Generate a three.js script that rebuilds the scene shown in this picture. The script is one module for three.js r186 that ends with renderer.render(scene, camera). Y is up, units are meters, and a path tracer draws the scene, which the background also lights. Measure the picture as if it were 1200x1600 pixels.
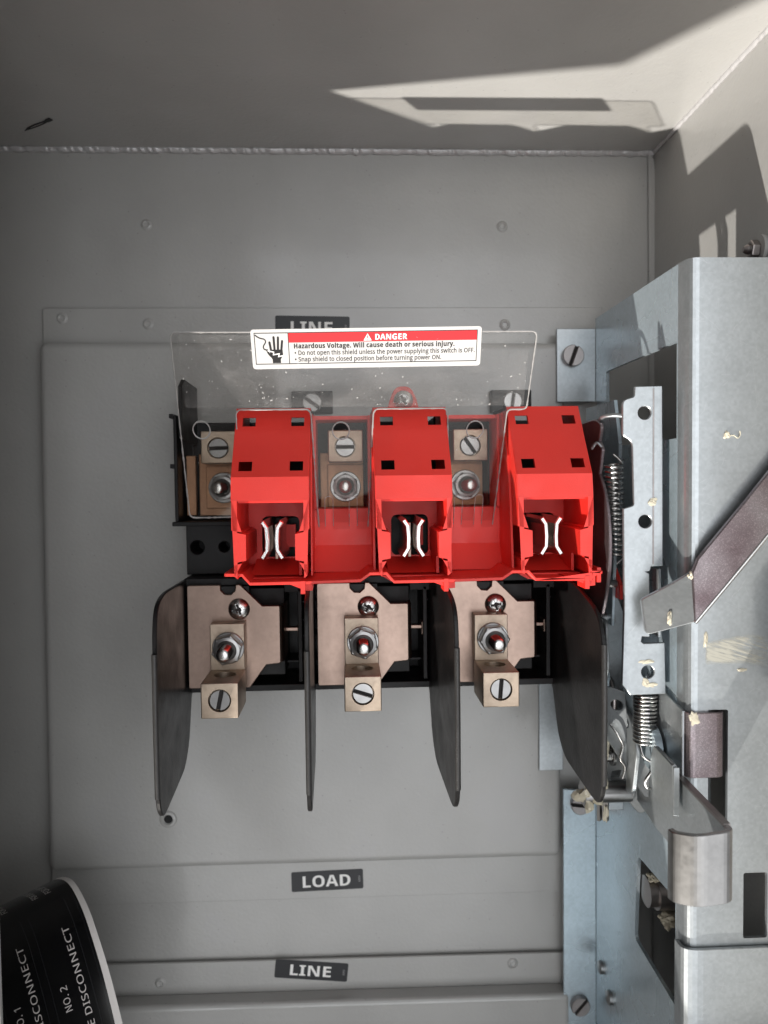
import * as THREE from 'three';
import { RoundedBoxGeometry } from 'three/addons/geometries/RoundedBoxGeometry.js';
import { mergeGeometries, toCreasedNormals } from 'three/addons/utils/BufferGeometryUtils.js';
import { Brush, Evaluator, SUBTRACTION } from 'three-bvh-csg';

// ---------------------------------------------------------------- camera, sky, sun, exposure
// The enclosure lies on its back: all lengths below are millimetres with x to the right,
// y towards the enclosure's top wall and z up out of the enclosure.
const scene = new THREE.Scene();
const camera = new THREE.PerspectiveCamera(67.38, 0.75, 0.02, 60);
{
  const n = (v) => v.normalize();
  const z = n(new THREE.Vector3(55, -48, 1200));
  const x = new THREE.Vector3(1, 0.012, 0); x.addScaledVector(z, -x.dot(z)); n(x);
  const y = new THREE.Vector3().crossVectors(z, x);
  // x, y, z above are the enclosure's axes in the camera; turn them into the camera's axes in the world
  const m = new THREE.Matrix4().makeBasis(
    new THREE.Vector3(x.x, z.x, -y.x), new THREE.Vector3(x.y, z.y, -y.y), new THREE.Vector3(x.z, z.z, -y.z));
  camera.quaternion.setFromRotationMatrix(m);
  camera.position.set(0, 0.4, 0);
  camera.focus = 0.31; camera.userData.fStop = 11;
}
scene.add(camera);
const SUN = new THREE.Vector3(-0.471, 0.316, 0.824).normalize();       // towards the sun
{
  const W = 256, H = 128, d = new Float32Array(W * H * 4), v = new THREE.Vector3();
  for (let j = 0; j < H; j++) for (let i = 0; i < W; i++) {
    const el = ((j + 0.5) / H - 0.5) * Math.PI, az = ((i + 0.5) / W - 0.5) * 2 * Math.PI;
    v.set(Math.cos(el) * Math.cos(az), Math.sin(el), Math.cos(el) * Math.sin(az));
    const up = Math.max(v.y, 0), c = Math.max(v.dot(SUN), 0);
    let r, g, b;
    if (v.y > -0.02) {
      const k = 0.22 + 2.15 * Math.pow(up, 6), h = Math.pow(1 - up, 2), glow = 0.9 * Math.pow(c, 5) + 1.0 * Math.pow(c, 40);   // a bright hazy sky, brightest overhead
      r = k * (0.97 + 0.05 * h) + glow; g = k * 0.99 + glow * 0.93; b = k * (1.02 - 0.06 * h) + glow * 0.82;
    } else { r = 0.20; g = 0.18; b = 0.155; }
    d.set([r, g, b, 1], (j * W + i) * 4);
  }
  const t = new THREE.DataTexture(d, W, H, THREE.RGBAFormat, THREE.FloatType);
  t.mapping = THREE.EquirectangularReflectionMapping; t.magFilter = t.minFilter = THREE.LinearFilter; t.needsUpdate = true;
  scene.background = t; scene.environment = t;
}
scene.backgroundIntensity = 1; scene.environmentIntensity = 1;
const sun = new THREE.DirectionalLight(new THREE.Color(1, 0.955, 0.89), 4.9);
sun.position.copy(SUN).multiplyScalar(2); sun.castShadow = true; sun.shadow.radius = 1.6;
sun.shadow.mapSize.set(4096, 4096);
Object.assign(sun.shadow.camera, { left: -0.6, right: 0.6, top: 0.6, bottom: -0.6, near: 0.1, far: 4 });
scene.add(sun, sun.target);
const renderer = new THREE.WebGLRenderer({ antialias: true });
renderer.shadowMap.enabled = true;
renderer.toneMapping = THREE.LinearToneMapping;
renderer.toneMappingExposure = 1.28;

// ---------------------------------------------------------------- random numbers and noise
let seed = 12345;
const rnd = () => { seed = (seed * 1664525 + 1013904223) >>> 0; return seed / 4294967296; };
const hash = (x, y, s) => { let h = (x * 374761393 + y * 668265263 + s * 974634777) | 0; h = Math.imul(h ^ (h >>> 13), 1274126177); return ((h ^ (h >>> 16)) >>> 0) / 4294967296; };
function vnoise(x, y, p, s) {                    // value noise that repeats every p cells
  const xi = Math.floor(x), yi = Math.floor(y), fx = x - xi, fy = y - yi, u = fx * fx * (3 - 2 * fx), v = fy * fy * (3 - 2 * fy), w = (a) => ((a % p) + p) % p;
  const a = hash(w(xi), w(yi), s), b = hash(w(xi + 1), w(yi), s), c = hash(w(xi), w(yi + 1), s), d = hash(w(xi + 1), w(yi + 1), s);
  return a + (b - a) * u + (c - a) * v + (a - b - c + d) * u * v;
}
const fbm = (x, y, p, o, s) => { let t = 0, a = 0.5; for (let i = 0; i < o; i++) { t += a * vnoise(x, y, p, s + i); x *= 2; y *= 2; p *= 2; a *= 0.5; } return t / (1 - Math.pow(0.5, o)); };
function tex(n, fn, srgb, repeat) {              // fn(u, v) -> grey or [r, g, b], 0..1
  const d = new Uint8Array(n * n * 4);
  for (let j = 0; j < n; j++) for (let i = 0; i < n; i++) {
    let c = fn(i / n, j / n); if (typeof c === 'number') c = [c, c, c];
    d.set([...c.map((q) => Math.max(0, Math.min(255, Math.round(q * 255)))), 255], (j * n + i) * 4);
  }
  const t = new THREE.DataTexture(d, n, n); t.wrapS = t.wrapT = THREE.RepeatWrapping;
  t.magFilter = THREE.LinearFilter; t.minFilter = THREE.LinearMipmapLinearFilter; t.generateMipmaps = true;
  if (srgb) t.colorSpace = THREE.SRGBColorSpace;
  t.repeat.set(repeat, repeat); t.needsUpdate = true; return t;
}
const scratches = (n, count, seed0, len, soft) => {
  const a = new Float32Array(n * n); seed = seed0;
  for (let k = 0; k < count; k++) {
    let x = rnd() * n, y = rnd() * n, t = rnd() * 6.28; const l = len * n * (0.2 + rnd()), v = 0.3 + 0.7 * rnd();
    for (let s = 0; s < l; s += 0.5) { x += Math.cos(t) * 0.5; y += Math.sin(t) * 0.5; t += (rnd() - 0.5) * soft; const i = ((Math.floor(y) % n + n) % n) * n + ((Math.floor(x) % n + n) % n); a[i] = Math.max(a[i], v); }
  }
  return (u, v) => a[Math.floor(v * n) * n + Math.floor(u * n)];
};
// uv 1 = 100 mm
const T = {};
T.peel = tex(512, (u, v) => 0.5 * fbm(u * 48, v * 48, 48, 2, 3) + 0.5 * fbm(u * 8, v * 8, 8, 3, 9), false, 1.6);
T.paintRough = tex(256, (u, v) => 0.27 + 0.20 * fbm(u * 6, v * 6, 6, 4, 21), false, 0.9);
const scrP = scratches(512, 26, 313, 0.02, 0.2);
T.paintColor = tex(512, (u, v) => { const s = fbm(u * 5, v * 5, 5, 4, 31), k = hash(Math.floor(u * 512), Math.floor(v * 512), 5) > 0.9996 ? 0.75 : 1; const c = (0.93 + 0.10 * s) * k + 0.10 * scrP(u, v); return [c, c, c * 0.995]; }, true, 0.5);
const scr1 = scratches(1024, 260, 77, 0.035, 0.12), scr2 = scratches(1024, 40, 99, 0.12, 0.03);
T.zincColor = tex(1024, (u, v) => { const s = fbm(u * 10, v * 10, 10, 4, 41), f = fbm(u * 90, v * 90, 90, 2, 47), k = Math.max(scr1(u, v) * 0.35, scr2(u, v) * 0.3); const c = 0.86 + 0.06 * s + 0.08 * f + k; return [c * 0.985, c * 0.995, c]; }, true, 1);
T.zincRough = tex(512, (u, v) => 0.27 + 0.12 * fbm(u * 6, v * 6, 6, 3, 51), false, 1);
T.tinColor = tex(512, (u, v) => { const s = fbm(u * 24, v * 24, 24, 4, 71), k = scr1(u, v) * 0.2; const c = 0.84 + 0.08 * s + 0.14 * fbm(u * 3, v * 3, 3, 3, 77) + k * 0.7; return [c, c, c]; }, true, 3);
T.tinRough = tex(256, (u, v) => 0.38 + 0.09 * fbm(u * 20, v * 20, 20, 3, 81), false, 3);
T.grain = tex(256, (u, v) => fbm(u * 64, v * 64, 64, 2, 91), false, 6);
T.plasticRough = tex(256, (u, v) => 0.34 + 0.25 * fbm(u * 8, v * 8, 8, 4, 95), false, 1.5);
T.blackColor = tex(512, (u, v) => { const s = fbm(u * 9, v * 9, 9, 4, 101), k = scr1(u, v) * 0.35; const c = 0.8 + 0.25 * s + k; return [c, c * 0.99, c * 0.98]; }, true, 1.3);

T.speckle = tex(1024, (u, v) => { const k = fbm(u * 240, v * 240, 240, 2, 111), s = fbm(u * 6, v * 6, 6, 3, 115), c = 0.56 + 0.28 * s + 0.45 * Math.max(0, k - 0.5) + 0.2 * scr1(u, v); return [c, c * (0.93 + 0.1 * s), c * (0.95 + 0.08 * s)]; }, true, 1.4);
T.redColor = tex(512, (u, v) => { const n = fbm(u * 6, v * 6, 6, 4, 121), k = scr1(u, v); const c = 0.93 + 0.06 * n; return [c, c * (0.93 + 0.35 * k) + 0.12 * k, c * 0.93 + 0.16 * k]; }, true, 1.1);
const std = (o) => new THREE.MeshPhysicalMaterial(o);
const rgb = (r, g, b) => new THREE.Color().setRGB(r, g, b);
const M = {
  paint: std({ color: rgb(0.395, 0.389, 0.378), map: T.paintColor, roughness: 1, roughnessMap: T.paintRough, bumpMap: T.peel, bumpScale: 0.00016, clearcoat: 0.6, clearcoatRoughness: 0.14, side: THREE.DoubleSide }),
  unseenPanel: std({ color: rgb(0.105, 0.078, 0.062), roughness: 0.6, side: THREE.DoubleSide }),  // dark brown for the unseen panel, keeps the left side dim
  recess_shade: std({ color: rgb(0.04, 0.037, 0.036), roughness: 0.9, specularIntensity: 0.3 }),  // dark inserts that paint the shade inside screw slots
  edge: std({ color: rgb(0.035, 0.034, 0.034), map: T.blackColor, roughness: 0.34, bumpMap: T.grain, bumpScale: 0.00008 }),
  weld: std({ color: rgb(0.50, 0.49, 0.49), roughness: 0.3, metalness: 0.2 }),
  zinc: std({ color: rgb(0.49, 0.51, 0.52), metalness: 0.76, map: T.zincColor, roughness: 1, roughnessMap: T.zincRough }),
  zincSkylit: std({ color: rgb(0.64, 0.735, 0.79), metalness: 0.6, map: T.zincColor, roughness: 0.8, roughnessMap: T.zincRough }),  // bluer, brighter zinc: sky light put into the colour
  steel: std({ color: rgb(0.37, 0.365, 0.36), metalness: 1, map: T.tinColor, roughness: 0.75, roughnessMap: T.tinRough }),
  steelDark: std({ color: rgb(0.36, 0.33, 0.32), metalness: 1, map: T.tinColor, roughness: 0.9, roughnessMap: T.tinRough }),
  purple: std({ color: rgb(0.50, 0.44, 0.45), metalness: 0.85, map: T.speckle, roughness: 1, roughnessMap: T.zincRough }),  // zinc with a reddish reflection put into its colour
  bright: std({ color: rgb(0.58, 0.57, 0.555), metalness: 1, roughness: 0.24, bumpMap: T.grain, bumpScale: 0.00003 }),
  tin: std({ color: rgb(0.35, 0.255, 0.21), metalness: 1, map: T.tinColor, roughness: 0.78, roughnessMap: T.tinRough }),
  lug: std({ color: rgb(0.52, 0.42, 0.33), metalness: 1, map: T.tinColor, roughness: 1.15, roughnessMap: T.tinRough, bumpMap: T.grain, bumpScale: 0.00004 }),
  copper: std({ color: rgb(0.42, 0.235, 0.14), metalness: 0.85, map: T.tinColor, roughness: 1.1, roughnessMap: T.tinRough }),
  black: std({ specularIntensity: 0.55, color: rgb(0.010, 0.0095, 0.010), map: T.blackColor, roughness: 1, roughnessMap: T.plasticRough, bumpMap: T.grain, bumpScale: 0.00004 }),
  barrier: std({ specularIntensity: 0.45, color: rgb(0.011, 0.0105, 0.011), map: T.blackColor, roughness: 0.75, roughnessMap: T.plasticRough, bumpMap: T.peel, bumpScale: 0.00008 }),
  red: std({ color: rgb(0.88, 0.046, 0.031), map: T.redColor, roughness: 1, roughnessMap: T.plasticRough, bumpMap: T.grain, bumpScale: 0.00004 }),
  hole: std({ color: rgb(0.008, 0.008, 0.008), roughness: 0.8 }),  // near-black, stands for the shade inside openings
  clear: std({ color: rgb(0.93, 0.925, 0.915), roughness: 0.05, transmission: 1, thickness: 0, ior: 1.45 }),
  frost: std({ color: rgb(0.52, 0.51, 0.50), roughness: 0.6, transmission: 0.25, thickness: 0 }),
  dust: std({ color: rgb(0.55, 0.54, 0.52), roughness: 0.9 }),
  grease: std({ color: rgb(0.58, 0.53, 0.41), roughness: 0.35, clearcoat: 0.4, clearcoatRoughness: 0.35 }),
  greaseThin: std({ color: rgb(0.62, 0.58, 0.46), roughness: 0.5 }),
  ink: std({ color: rgb(0.012, 0.012, 0.012), roughness: 0.5 }),
  paper: std({ color: rgb(0.74, 0.70, 0.67), roughness: 0.75, side: THREE.DoubleSide }),
};

// ---------------------------------------------------------------- geometry helpers (millimetres in, metres out)
const used = {};
const numbered = (n) => { const k = used[n] = (used[n] ?? -1) + 1; return k ? `${n}_${String(k).padStart(3, '0')}` : n; };
function thing(name, label, category, [x, y, z], group) {
  const o = new THREE.Group(); o.name = numbered(name); o.rotation.x = -Math.PI / 2;
  o.position.set(x / 1000, z / 1000, -y / 1000); o.userData = { label, category }; if (group) o.userData.group = group;
  o.origin = [x, y, z]; scene.add(o); return o;
}
function uvBox(g) {
  const p = g.attributes.position, n = g.attributes.normal, uv = new Float32Array(p.count * 2);
  for (let i = 0; i < p.count; i += 3) {
    let nx = 0, ny = 0, nz = 0; for (let k = 0; k < 3; k++) { nx += Math.abs(n.getX(i + k)); ny += Math.abs(n.getY(i + k)); nz += Math.abs(n.getZ(i + k)); }
    for (let k = i; k < i + 3; k++) {
      const a = nx > ny && nx > nz ? [p.getZ(k), p.getY(k)] : ny > nz ? [p.getX(k), p.getZ(k)] : [p.getX(k), p.getY(k)];
      uv[2 * k] = a[0] / 100 + 0.37; uv[2 * k + 1] = a[1] / 100 + 0.21;
    }
  }
  g.setAttribute('uv', new THREE.BufferAttribute(uv, 2)); return g;
}
function bare(g) { const h = g.index ? g.toNonIndexed() : g.clone(); for (const k of Object.keys(h.attributes)) if (!['position', 'normal'].includes(k)) h.deleteAttribute(k); h.morphAttributes = {}; return h; }
const rootOf = (o) => { while (!o.origin) o = o.parent; return o.origin; };
function part(name, geoms, mat, parent, extra) {
  let g = mergeGeometries((Array.isArray(geoms) ? geoms.flat(9) : [geoms]).map(bare)); uvBox(g);
  const [x, y, z] = rootOf(parent); g.translate(-x, -y, -z).scale(0.001, 0.001, 0.001);
  const m = new THREE.Mesh(g, mat); m.name = name; m.castShadow = m.receiveShadow = true; parent.add(m); if (extra) Object.assign(m.userData, extra); return m;
}
const box = (x0, x1, y0, y1, z0, z1, r = 0) => {
  const s = [x1 - x0, y1 - y0, z1 - z0], g = r ? new RoundedBoxGeometry(...s, 2, Math.min(r, ...s.map((q) => q * 0.49))) : new THREE.BoxGeometry(...s);
  return g.translate((x0 + x1) / 2, (y0 + y1) / 2, (z0 + z1) / 2);
};
function outline(pts, Path = THREE.Shape) {       // points [x, y, cornerRadius?]
  const s = new Path(), n = pts.length;
  for (let i = 0; i < n; i++) {
    const p = pts[i], a = pts[(i + n - 1) % n], b = pts[(i + 1) % n], r = p[2] || 0;
    if (!r) { i ? s.lineTo(p[0], p[1]) : s.moveTo(p[0], p[1]); continue; }
    const cut = (q) => { const l = Math.hypot(q[0] - p[0], q[1] - p[1]), t = Math.min(r, l * 0.49) / l; return [p[0] + (q[0] - p[0]) * t, p[1] + (q[1] - p[1]) * t]; };
    const u = cut(a), v = cut(b); i ? s.lineTo(...u) : s.moveTo(...u); s.quadraticCurveTo(p[0], p[1], ...v);
  }
  s.closePath(); return s;
}
const circ = (x, y, r, n = 20) => Array.from({ length: n }, (_, i) => [x + r * Math.cos(i / n * 2 * Math.PI), y + r * Math.sin(i / n * 2 * Math.PI)]);
function extrude(pts, t, { holes = [], bevel = 0, seg = 6, bevelSegments = 1 } = {}) {
  const s = outline(pts); s.holes = holes.map((h) => outline(h, THREE.Path));
  const g = new THREE.ExtrudeGeometry(s, { depth: t - 2 * bevel, bevelEnabled: bevel > 0, bevelThickness: bevel, bevelSize: bevel, bevelOffset: -bevel, bevelSegments, curveSegments: seg });
  return g.translate(0, 0, bevel);
}
const swap = (g, f) => { for (const a of ['position', 'normal']) { const p = g.attributes[a]; for (let i = 0; i < p.count; i++) { const q = f(p.getX(i), p.getY(i), p.getZ(i)); p.setXYZ(i, ...q); } } return g; };
const plateZ = (pts, z0, z1, o) => extrude(pts, z1 - z0, o).translate(0, 0, z0);
const plateX = (pts, x0, x1, o) => swap(extrude(pts, x1 - x0, o), (a, b, c) => [c, a, b]).translate(x0, 0, 0);            // points [y, z]
const plateY = (pts, y0, y1, o = {}) => { const f = (q) => q.map(([x, z, r]) => [z, x, r]); return swap(extrude(f(pts), y1 - y0, { ...o, holes: (o.holes || []).map(f) }), (a, b, c) => [b, c, a]).translate(0, y0, 0); };   // points [x, z]
const deform = (g, f) => { const p = g.attributes.position; for (let i = 0; i < p.count; i++) p.setXYZ(i, ...f(p.getX(i), p.getY(i), p.getZ(i))); g.computeVertexNormals(); return g; };
const cylZ = (x, y, z0, z1, r, r1 = r, n = 28) => new THREE.CylinderGeometry(r1, r, z1 - z0, n).rotateX(Math.PI / 2).translate(x, y, (z0 + z1) / 2);
const cylX = (x0, x1, y, z, r, n = 24) => new THREE.CylinderGeometry(r, r, x1 - x0, n).rotateZ(-Math.PI / 2).translate((x0 + x1) / 2, y, z);
const latheZ = (prof, x, y, z, n = 28) => toCreasedNormals(new THREE.LatheGeometry(prof.map(([r, h]) => new THREE.Vector2(r, h)), n), 0.6).rotateX(Math.PI / 2).translate(x, y, z);
const tube = (pts, r, n = 60, rs = 8) => new THREE.TubeGeometry(new THREE.CatmullRomCurve3(pts.map((p) => new THREE.Vector3(...p)), false, 'centripetal'), n, r, rs);
function fold(pts, w, t, r = 2, bevel = Math.min(0.25, t / 4)) {                 // a bent strip: centre line in (x, z), extruded along y over w = [y0, y1]
  const n = pts.length, L = [], c = [];
  for (let i = 0; i < n; i++) {
    if (!i || i === n - 1) { c.push(pts[i]); continue; }
    const p = pts[i], k = (q) => { const l = Math.hypot(q[0] - p[0], q[1] - p[1]), s = Math.min(r, l * 0.49) / l; return [p[0] + (q[0] - p[0]) * s, p[1] + (q[1] - p[1]) * s]; };
    const a = k(pts[i - 1]), b = k(pts[i + 1]);
    for (let j = 0; j <= 6; j++) { const s = j / 6, m = 1 - s; c.push([m * m * a[0] + 2 * m * s * p[0] + s * s * b[0], m * m * a[1] + 2 * m * s * p[1] + s * s * b[1]]); }
  }
  const R = [];
  for (let i = 0; i < c.length; i++) { const a = c[Math.max(i - 1, 0)], b = c[Math.min(i + 1, c.length - 1)], l = Math.hypot(b[0] - a[0], b[1] - a[1]) || 1, nx = -(b[1] - a[1]) / l * t / 2, nz = (b[0] - a[0]) / l * t / 2; L.push([c[i][0] + nx, c[i][1] + nz]); R.unshift([c[i][0] - nx, c[i][1] - nz]); }
  return plateY([...L, ...R], w[0], w[1], { bevel });
}
const move = (g, rx, ry, rz, x, y, z) => g.rotateX(rx).rotateY(ry).rotateZ(rz).translate(x, y, z);
const D2R = Math.PI / 180;
const csg = new Evaluator(); csg.attributes = ['position', 'normal']; csg.useGroups = false;
function cut(a, ...bs) { let r = new Brush(a); r.updateMatrixWorld(); for (const b of bs) { const k = new Brush(b); k.updateMatrixWorld(); r = csg.evaluate(r, k, SUBTRACTION); r.updateMatrixWorld(); } return toCreasedNormals(r.geometry, 0.6); }
// screw heads and nuts, seen from +z at the origin
function slotHead(r, h, angle, slot = 0.15) {
  const seg = (q) => { const t0 = Math.asin(slot), p = []; for (let i = 0; i <= 20; i++) { const t = t0 + (Math.PI - 2 * t0) * i / 20; p.push([r * Math.cos(t), q * r * Math.sin(t)]); } return plateZ(q > 0 ? p : p.reverse(), h * 0.3, h, { bevel: 0.3 }); };
  return mergeGeometries([latheZ([[0, -0.3], [r, -0.3], [r, h * 0.35], [0, h * 0.35]], 0, 0, 0, 32), seg(1), seg(-1)].map(bare)).rotateZ(angle * D2R);
}
function crossHead(r, h, angle) {
  const prof = []; for (let i = 0; i <= 8; i++) { const t = i / 8 * Math.PI / 2; prof.push([r * Math.cos(t), h * Math.sin(t)]); } prof[8][0] = 0;
  const body = latheZ([[0, -0.4], [r, -0.4], ...prof], 0, 0, 0, 32), b = (a) => new THREE.BoxGeometry(1.15 * r, 0.27 * r, h).rotateZ((angle + a) * D2R).translate(0, 0, h);
  return cut(body, b(0), b(90), new THREE.ConeGeometry(0.34 * r, h, 8).rotateX(-Math.PI / 2).translate(0, 0, h * 0.62));
}
function screw(kind, parent, x, y, z, r, h, angle, mat = M.steel, name = 'screw') {
  const cross = kind === 'cross', m = part(name, (cross ? crossHead : slotHead)(r, h, angle).translate(x, y, z), mat, parent);
  const bar = (a, l, w, z0, z1) => box(-l, l, -w, w, z0, z1).rotateZ((angle + a) * D2R).translate(x, y, z);
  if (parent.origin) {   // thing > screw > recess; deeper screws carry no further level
    if (cross) part('recess_shade', [bar(0, 0.52 * r, 0.12 * r, h * 0.5, h * 0.56), bar(90, 0.52 * r, 0.12 * r, h * 0.49, h * 0.55)], M.recess_shade, m);
    else part('recess_shade', bar(0, r * 0.95, 0.135 * r, h * 0.3, h * 0.6), M.recess_shade, m);
  } else part('recess_shade', bar(0, r * 0.95, 0.135 * r, h * 0.3, h * 0.6), M.recess_shade, parent);
  return m;
}
function nut(r, h, angle) {
  const hex = Array.from({ length: 6 }, (_, i) => [r * Math.cos((60 * i + angle) * D2R), r * Math.sin((60 * i + angle) * D2R)]);
  return plateZ(hex, 0, h, { bevel: 0.6, bevelSegments: 2, holes: [circ(0, 0, r * 0.5)] });
}
function threaded(r, h, pitch = 1) {
  const p = [[0, 0], [r, 0]]; for (let z = 0.3; z < h - 1.2; z += pitch) p.push([r, z], [r - 0.35, z + pitch / 2]);
  p.push([r - 0.1, h - 1.1], [r - 0.7, h - 0.3], [r * 0.5, h], [0, h]); return latheZ(p, 0, 0, 0, 24);
}
const spring = (x, y, z, axis, R, r, turns, len, hooks) => {
  const pts = [], N = turns * 16; for (let i = 0; i <= N; i++) { const t = i / 16 * 2 * Math.PI, s = i / N; pts.push([R * Math.cos(t), len * (s - 0.5), R * Math.sin(t)]); }
  if (hooks) { pts.unshift([0, -len / 2 - hooks, 0], [R * 0.6, -len / 2 - hooks * 0.5, 0]); pts.push([R * 0.6, len / 2 + hooks * 0.5, 0], [0, len / 2 + hooks, 0]); }
  return tube(pts, r, N * 2, 7).rotateZ(axis * D2R).translate(x, y, z);
};
function blob(x, y, z, rx, ry, rz, s) {
  const g = new THREE.IcosahedronGeometry(1, 4), p = g.attributes.position;
  for (let i = 0; i < p.count; i++) { const a = p.getX(i), b = p.getY(i), c = p.getZ(i), k = 0.2 + 1.55 * fbm(a * 1.7 + 7 + c, b * 1.7 + 9 - c * 0.7, 64, 3, s); p.setXYZ(i, x + a * rx * k, y + b * ry * k, z + c * rz * k); }
  g.computeVertexNormals(); return g;
}
function canvasTexture(w, h, draw) {
  const c = document.createElement('canvas'); c.width = w; c.height = h; const x = c.getContext('2d'); draw(x, w, h);
  const t = new THREE.CanvasTexture(c); t.colorSpace = THREE.SRGBColorSpace; t.anisotropy = 8; return t;
}
function printed(name, parent, corners, t, mat, map, r = 0) {   // a thin sticker: four corners tl, tr, br, bl; the print on its face
  const [x, y, z] = rootOf(parent), V = corners.map((c) => new THREE.Vector3(c[0] - x, c[1] - y, c[2] - z));
  const e1 = V[1].clone().sub(V[0]), e2 = V[0].clone().sub(V[3]), w = e1.length(), h = e2.length(), pts = [[0, 0, r], [w, 0, r], [w, h, r], [0, h, r]];
  const g = bare(extrude(pts, t, { seg: 5 })), p = g.attributes.position, uv = [];
  for (let i = 0; i < p.count; i++) uv.push(p.getX(i) / w, p.getY(i) / h);
  g.setAttribute('uv', new THREE.Float32BufferAttribute(uv, 2));
  e1.normalize(); const e3 = new THREE.Vector3().crossVectors(e1, e2).normalize(); e2.crossVectors(e3, e1);
  g.applyMatrix4(new THREE.Matrix4().makeBasis(e1, e2, e3).setPosition(V[3])).scale(0.001, 0.001, 0.001);
  const m = new THREE.Mesh(g, std({ ...mat, map })); m.name = name; m.castShadow = m.receiveShadow = true; parent.add(m); return m;
}

// ---------------------------------------------------------------- the enclosure
const XL = -192, XR = 161, YT = 169, YB = -360, DZ = 180;
{
  const E = thing('electrical_enclosure', 'large grey painted steel enclosure, open, holding the red and black switch', 'enclosure', [0, 0, 0]);
  part('back_panel', box(XL, XR, YB, YT, -2, 0), M.paint, E);
  part('top_wall', box(XL - 2, XR + 2, YT, YT + 2, -2, DZ), M.paint, E);
  part('bottom_wall', box(XL - 2, XR + 2, YB - 2, YB, -2, DZ), M.paint, E);
  part('left_wall', box(XL - 2, XL, YB, YT, -2, 136), M.paint, E);
  part('unseen_left_lip', box(XL - 2, -122, YB, YT, 136, 138), M.paint, E);  // out of view; low wall and lip placed to shade the left side
  part('right_wall', box(XR, XR + 2, YB, YT, -2, DZ), M.paint, E);
  // unseen panel placed to darken the left side and bound the sun patch
  const a = [-235, 238], top = 560;
  part('cover', deform(bare(plateX([a, [-38, 138.6], [230, 138.6], [230, top], [-480, top]], -129, -126)), (x, y, z) => [x + (z - 139) * 0.1, y, z]), M.unseenPanel, E);
  const bead = (p, q, r, n, s) => {                  // a rippled weld bead
    const g = tube(Array.from({ length: 9 }, (_, i) => p.map((c, k) => c + (q[k] - c) * i / 8)), r, n, 8), P = g.attributes.position, N = g.attributes.normal;
    for (let i = 0; i < P.count; i++) { const k = (fbm(P.getX(i) * 0.55 + P.getZ(i) * 0.55 + 40, P.getY(i) * 0.4 + 3, 4096, 2, s) - 0.5) * 0.75 * r; P.setXYZ(i, P.getX(i) + N.getX(i) * k, P.getY(i) + N.getY(i) * k, P.getZ(i) + N.getZ(i) * k); }
    g.computeVertexNormals(); return g;
  };
  part('weld_seam', bead([XL, YT - 0.5, 0.5], [XR - 1, YT - 0.5, 0.5], 1.9, 700, 5), M.weld, E);
  part('weld_seam', bead([XR - 0.6, YT - 0.4, 1], [XR - 0.6, YT - 0.4, DZ], 1.1, 400, 6), M.weld, E);
  part('corner_bend', plateZ([[XR, YT], [XR - 4, YT], [XR - 3.2, YT - 2], [XR - 1.2, YT - 4], [XR - 0.4, YT - 9], [XR - 0.4, YB], [XR, YB]], 0, 1.2, { bevel: 0.4 }), M.paint, E);
  for (const [x, y] of [[-100.7, 131.2], [81.1, 130.8]]) part('weld_dimple', latheZ([[0, 0.25], [1.1, 0.3], [1.7, 0.75], [2.3, 0.6], [2.9, 0.02], [2.9, -0.3]], x, y, 0, 24), M.paint, E);
  part('scratch_mark', [plateY([[-152, 19.4], [-148, 21.5], [-143, 24.6], [-138.4, 28], [-136.2, 30.2], [-137.2, 31.2], [-140, 28.9], [-145, 26], [-149.5, 22.6]], YT - 0.3, YT - 0.05, { holes: [[[-149.4, 21.8], [-145, 25.2], [-140, 28.2], [-139.4, 27.9], [-143.4, 24.9], [-148, 22]]] }), plateY([[-137.6, 28.4], [-134.6, 30.6], [-135.6, 32.6], [-138, 31]], YT - 0.34, YT - 0.06)], M.ink, E);
  const bolt = thing('hex_bolt', 'small hex bolt with washer on the right wall above the bracket', 'bolt', [XR, 88, 105]);
  const turnX = (g) => g.rotateY(-Math.PI / 2).translate(XR, 88, 105);
  part('washer', turnX(cylZ(0, 0, 0, 1.4, 5.6, 5.6, 32)), M.paint, bolt);
  part('bolt_head', turnX(nut(3.6, 3.4, 12).translate(0, 0, 1.4)), M.steelDark, bolt);
  part('bolt_shank', turnX(threaded(1.9, 7)), M.steelDark, bolt);
}
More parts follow.
